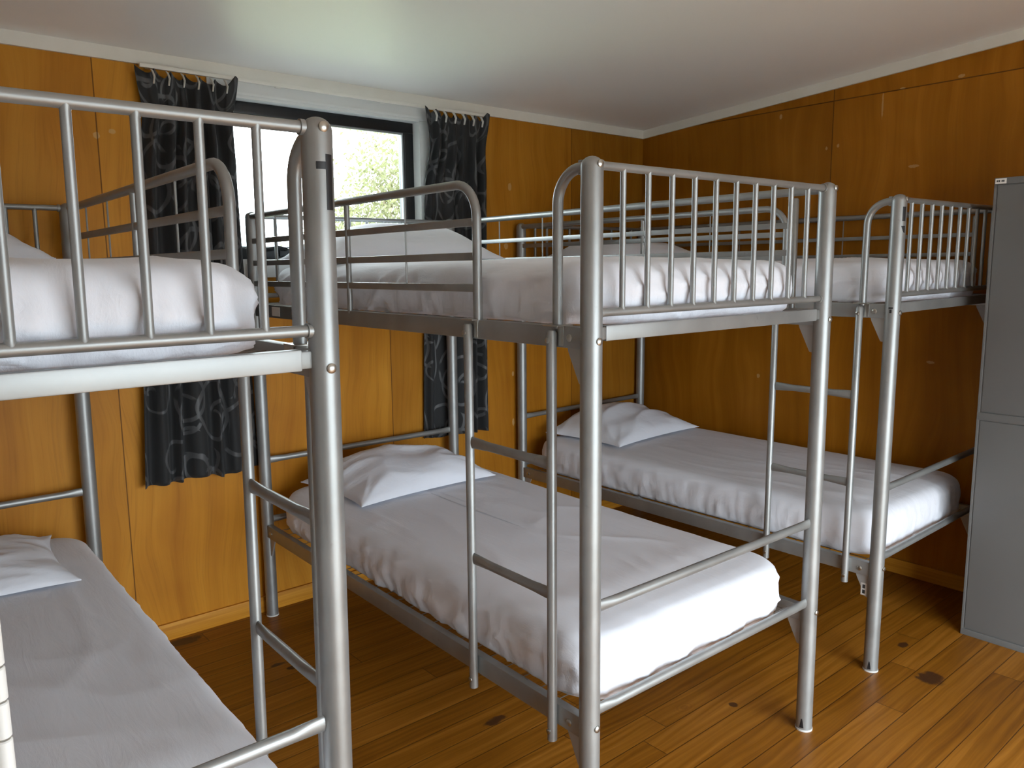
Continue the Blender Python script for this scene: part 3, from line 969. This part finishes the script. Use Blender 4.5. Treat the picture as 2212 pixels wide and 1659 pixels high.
m = MB(K_); m.box(KX-.0008, KX+.0005, KY-.041, KY-.0035, KH-.022, KH-.003); lb = m.build('label_plate', M['label'], cab, smooth=False)
m = MB(K_)
for (ya, yb) in ((.0075, .0125), (.0135, .0195), (.024, .0285), (.0295, .034)): m.box(KX-.0012, KX-.0006, KY-yb, KY-ya, KH-.0158, KH-.0088)
m.build('label_print', M['ink'], lb, smooth=False)

# ------------------------------------------------------------------ outside
m = MB(); m.box(-30, 30, .2, 45, -.7, -.6); tag(m.build('ground_outside', M['grass'], smooth=False), kind='structure')
m = MB(); m.box(-30, 30, -40, YF-.13, -.25, -.15); tag(m.build('ground_yard', simple('dark_paving', (.15, .15, .145), .9), smooth=False), kind='structure')
def tree(name, label, bx, by, hgt, cr, seed, nleaf, lean=(0, 0)):
    rnd = random.Random(seed)
    root = empty(name, (bx, by, -.6)); tag(root, label, 'tree')
    m = MB()
    tips = []
    def branch(p, d, ln, r, lvl):
        pts = [p]; q = p.copy(); dd = d.copy()
        for k in range(5):
            dd = (dd+Vector((rnd.uniform(-.25, .25), rnd.uniform(-.25, .25), rnd.uniform(-.12, .18)))*.8).normalized()
            q = q+dd*ln/5; pts.append(q.copy())
        m.tube(pts, [r*(1-.12*k) for k in range(6)], 7)
        if lvl == 0:
            for k in range(2, 6): tips.append(pts[k])
            return
        for k in range(4 if lvl > 1 else 3):
            a = rnd.uniform(0, 2*PI)
            nd = (dd*.55+Vector((math.cos(a), math.sin(a), rnd.uniform(-.1, .7)))).normalized()
            branch(pts[rnd.randint(2, 5)], nd, ln*rnd.uniform(.5, .75), r*.5, lvl-1)
    branch(Vector((0, 0, 0)), Vector((lean[0], lean[1], 1)).normalized(), hgt*.5, .12, 3)
    m.build('trunk', M['bark'], root)
    m = MB()
    for k in range(nleaf):
        c = rnd.choice(tips)+Vector((rnd.gauss(0, cr), rnd.gauss(0, cr), rnd.gauss(0, cr)))
        n = Vector((rnd.uniform(-1, 1), rnd.uniform(-1, 1), rnd.uniform(-.2, 1))).normalized()
        a = n.orthogonal().normalized(); b = n.cross(a); sz = rnd.uniform(.025, .055)
        m.add([c-a*sz, c+b*sz*.45+n*.01, c+a*sz, c-b*sz*.45+n*.01], [(0, 1, 2, 3)])
    m.build('foliage', M['leaf'], root, smooth=False)
    return root
tree('tree', 'pale green leafy tree seen through the window', 2.45, 6.8, 4.4, .26, 5, 12000, (-.10, 0))

# ------------------------------------------------------------------ light
wld = bpy.data.worlds.new('overcast_sky'); sc.world = wld; wld.use_nodes = True
nt = wld.node_tree; bg = nt.nodes['Background']
tc = nt.nodes.new('ShaderNodeTexCoord'); sp = nt.nodes.new('ShaderNodeSeparateXYZ'); nt.links.new(tc.outputs['Generated'], sp.inputs[0])
rp = nt.nodes.new('ShaderNodeValToRGB'); nt.links.new(sp.outputs[2], rp.inputs[0])
rp.color_ramp.elements[0].position = .0; rp.color_ramp.elements[0].color = (.285, .32, .35, 1)
rp.color_ramp.elements[1].position = 1.; rp.color_ramp.elements[1].color = (.90, .97, 1., 1)
nt.links.new(rp.outputs[0], bg.inputs[0]); bg.inputs[1].default_value = 24.0
def portal(loc, rot, sx, sy):
    ld = bpy.data.lights.new('daylight_portal', 'AREA'); ld.shape = 'RECTANGLE'; ld.size = sx; ld.size_y = sy
    ld.cycles.is_portal = True
    o = bpy.data.objects.new('daylight_portal', ld); COL.objects.link(o); o.location = loc; o.rotation_euler = rot
portal(((OX0+OX1)/2, .11, (OZ0+OZ1)/2), (-PI/2, 0, 0), OX1-OX0, OZ1-OZ0)
portal((-2.3, YF-.115, .88), (PI/2, 0, 0), 2.56, 1.76)

# ------------------------------------------------------------------ camera (fitted)
cd = bpy.data.cameras.new('camera'); cam = bpy.data.objects.new('camera', cd); COL.objects.link(cam)
rt = Vector((0.76182871, -0.64769828, -0.01019592)); up = Vector((0.10130118, 0.1035757, 0.98944942)); fwd = Vector((0.63980863, 0.75482383, -0.14451954))
mw = Matrix((rt, up, -fwd)).transposed().to_4x4(); mw.translation = (-3.83595, -3.26618, 1.5)
cam.matrix_world = mw
cd.sensor_fit = 'HORIZONTAL'; cd.sensor_width = 36; cd.lens = 36*1702.23/2212; cd.clip_start = .02
sc.camera = cam
sc.view_settings.view_transform = 'Standard'; sc.view_settings.look = 'None'
sc.view_settings.gamma = 1.; sc.view_settings.use_curve_mapping = False
sc.view_settings.exposure = 0.27
sc.cycles.use_denoising = True
sc.cycles.use_adaptive_sampling = True; sc.cycles.adaptive_threshold = .08; sc.cycles.adaptive_min_samples = 16
sc.cycles.max_bounces = 7; sc.cycles.diffuse_bounces = 5; sc.cycles.glossy_bounces = 3; sc.cycles.transparent_max_bounces = 12
sc.cycles.sample_clamp_indirect = 8.
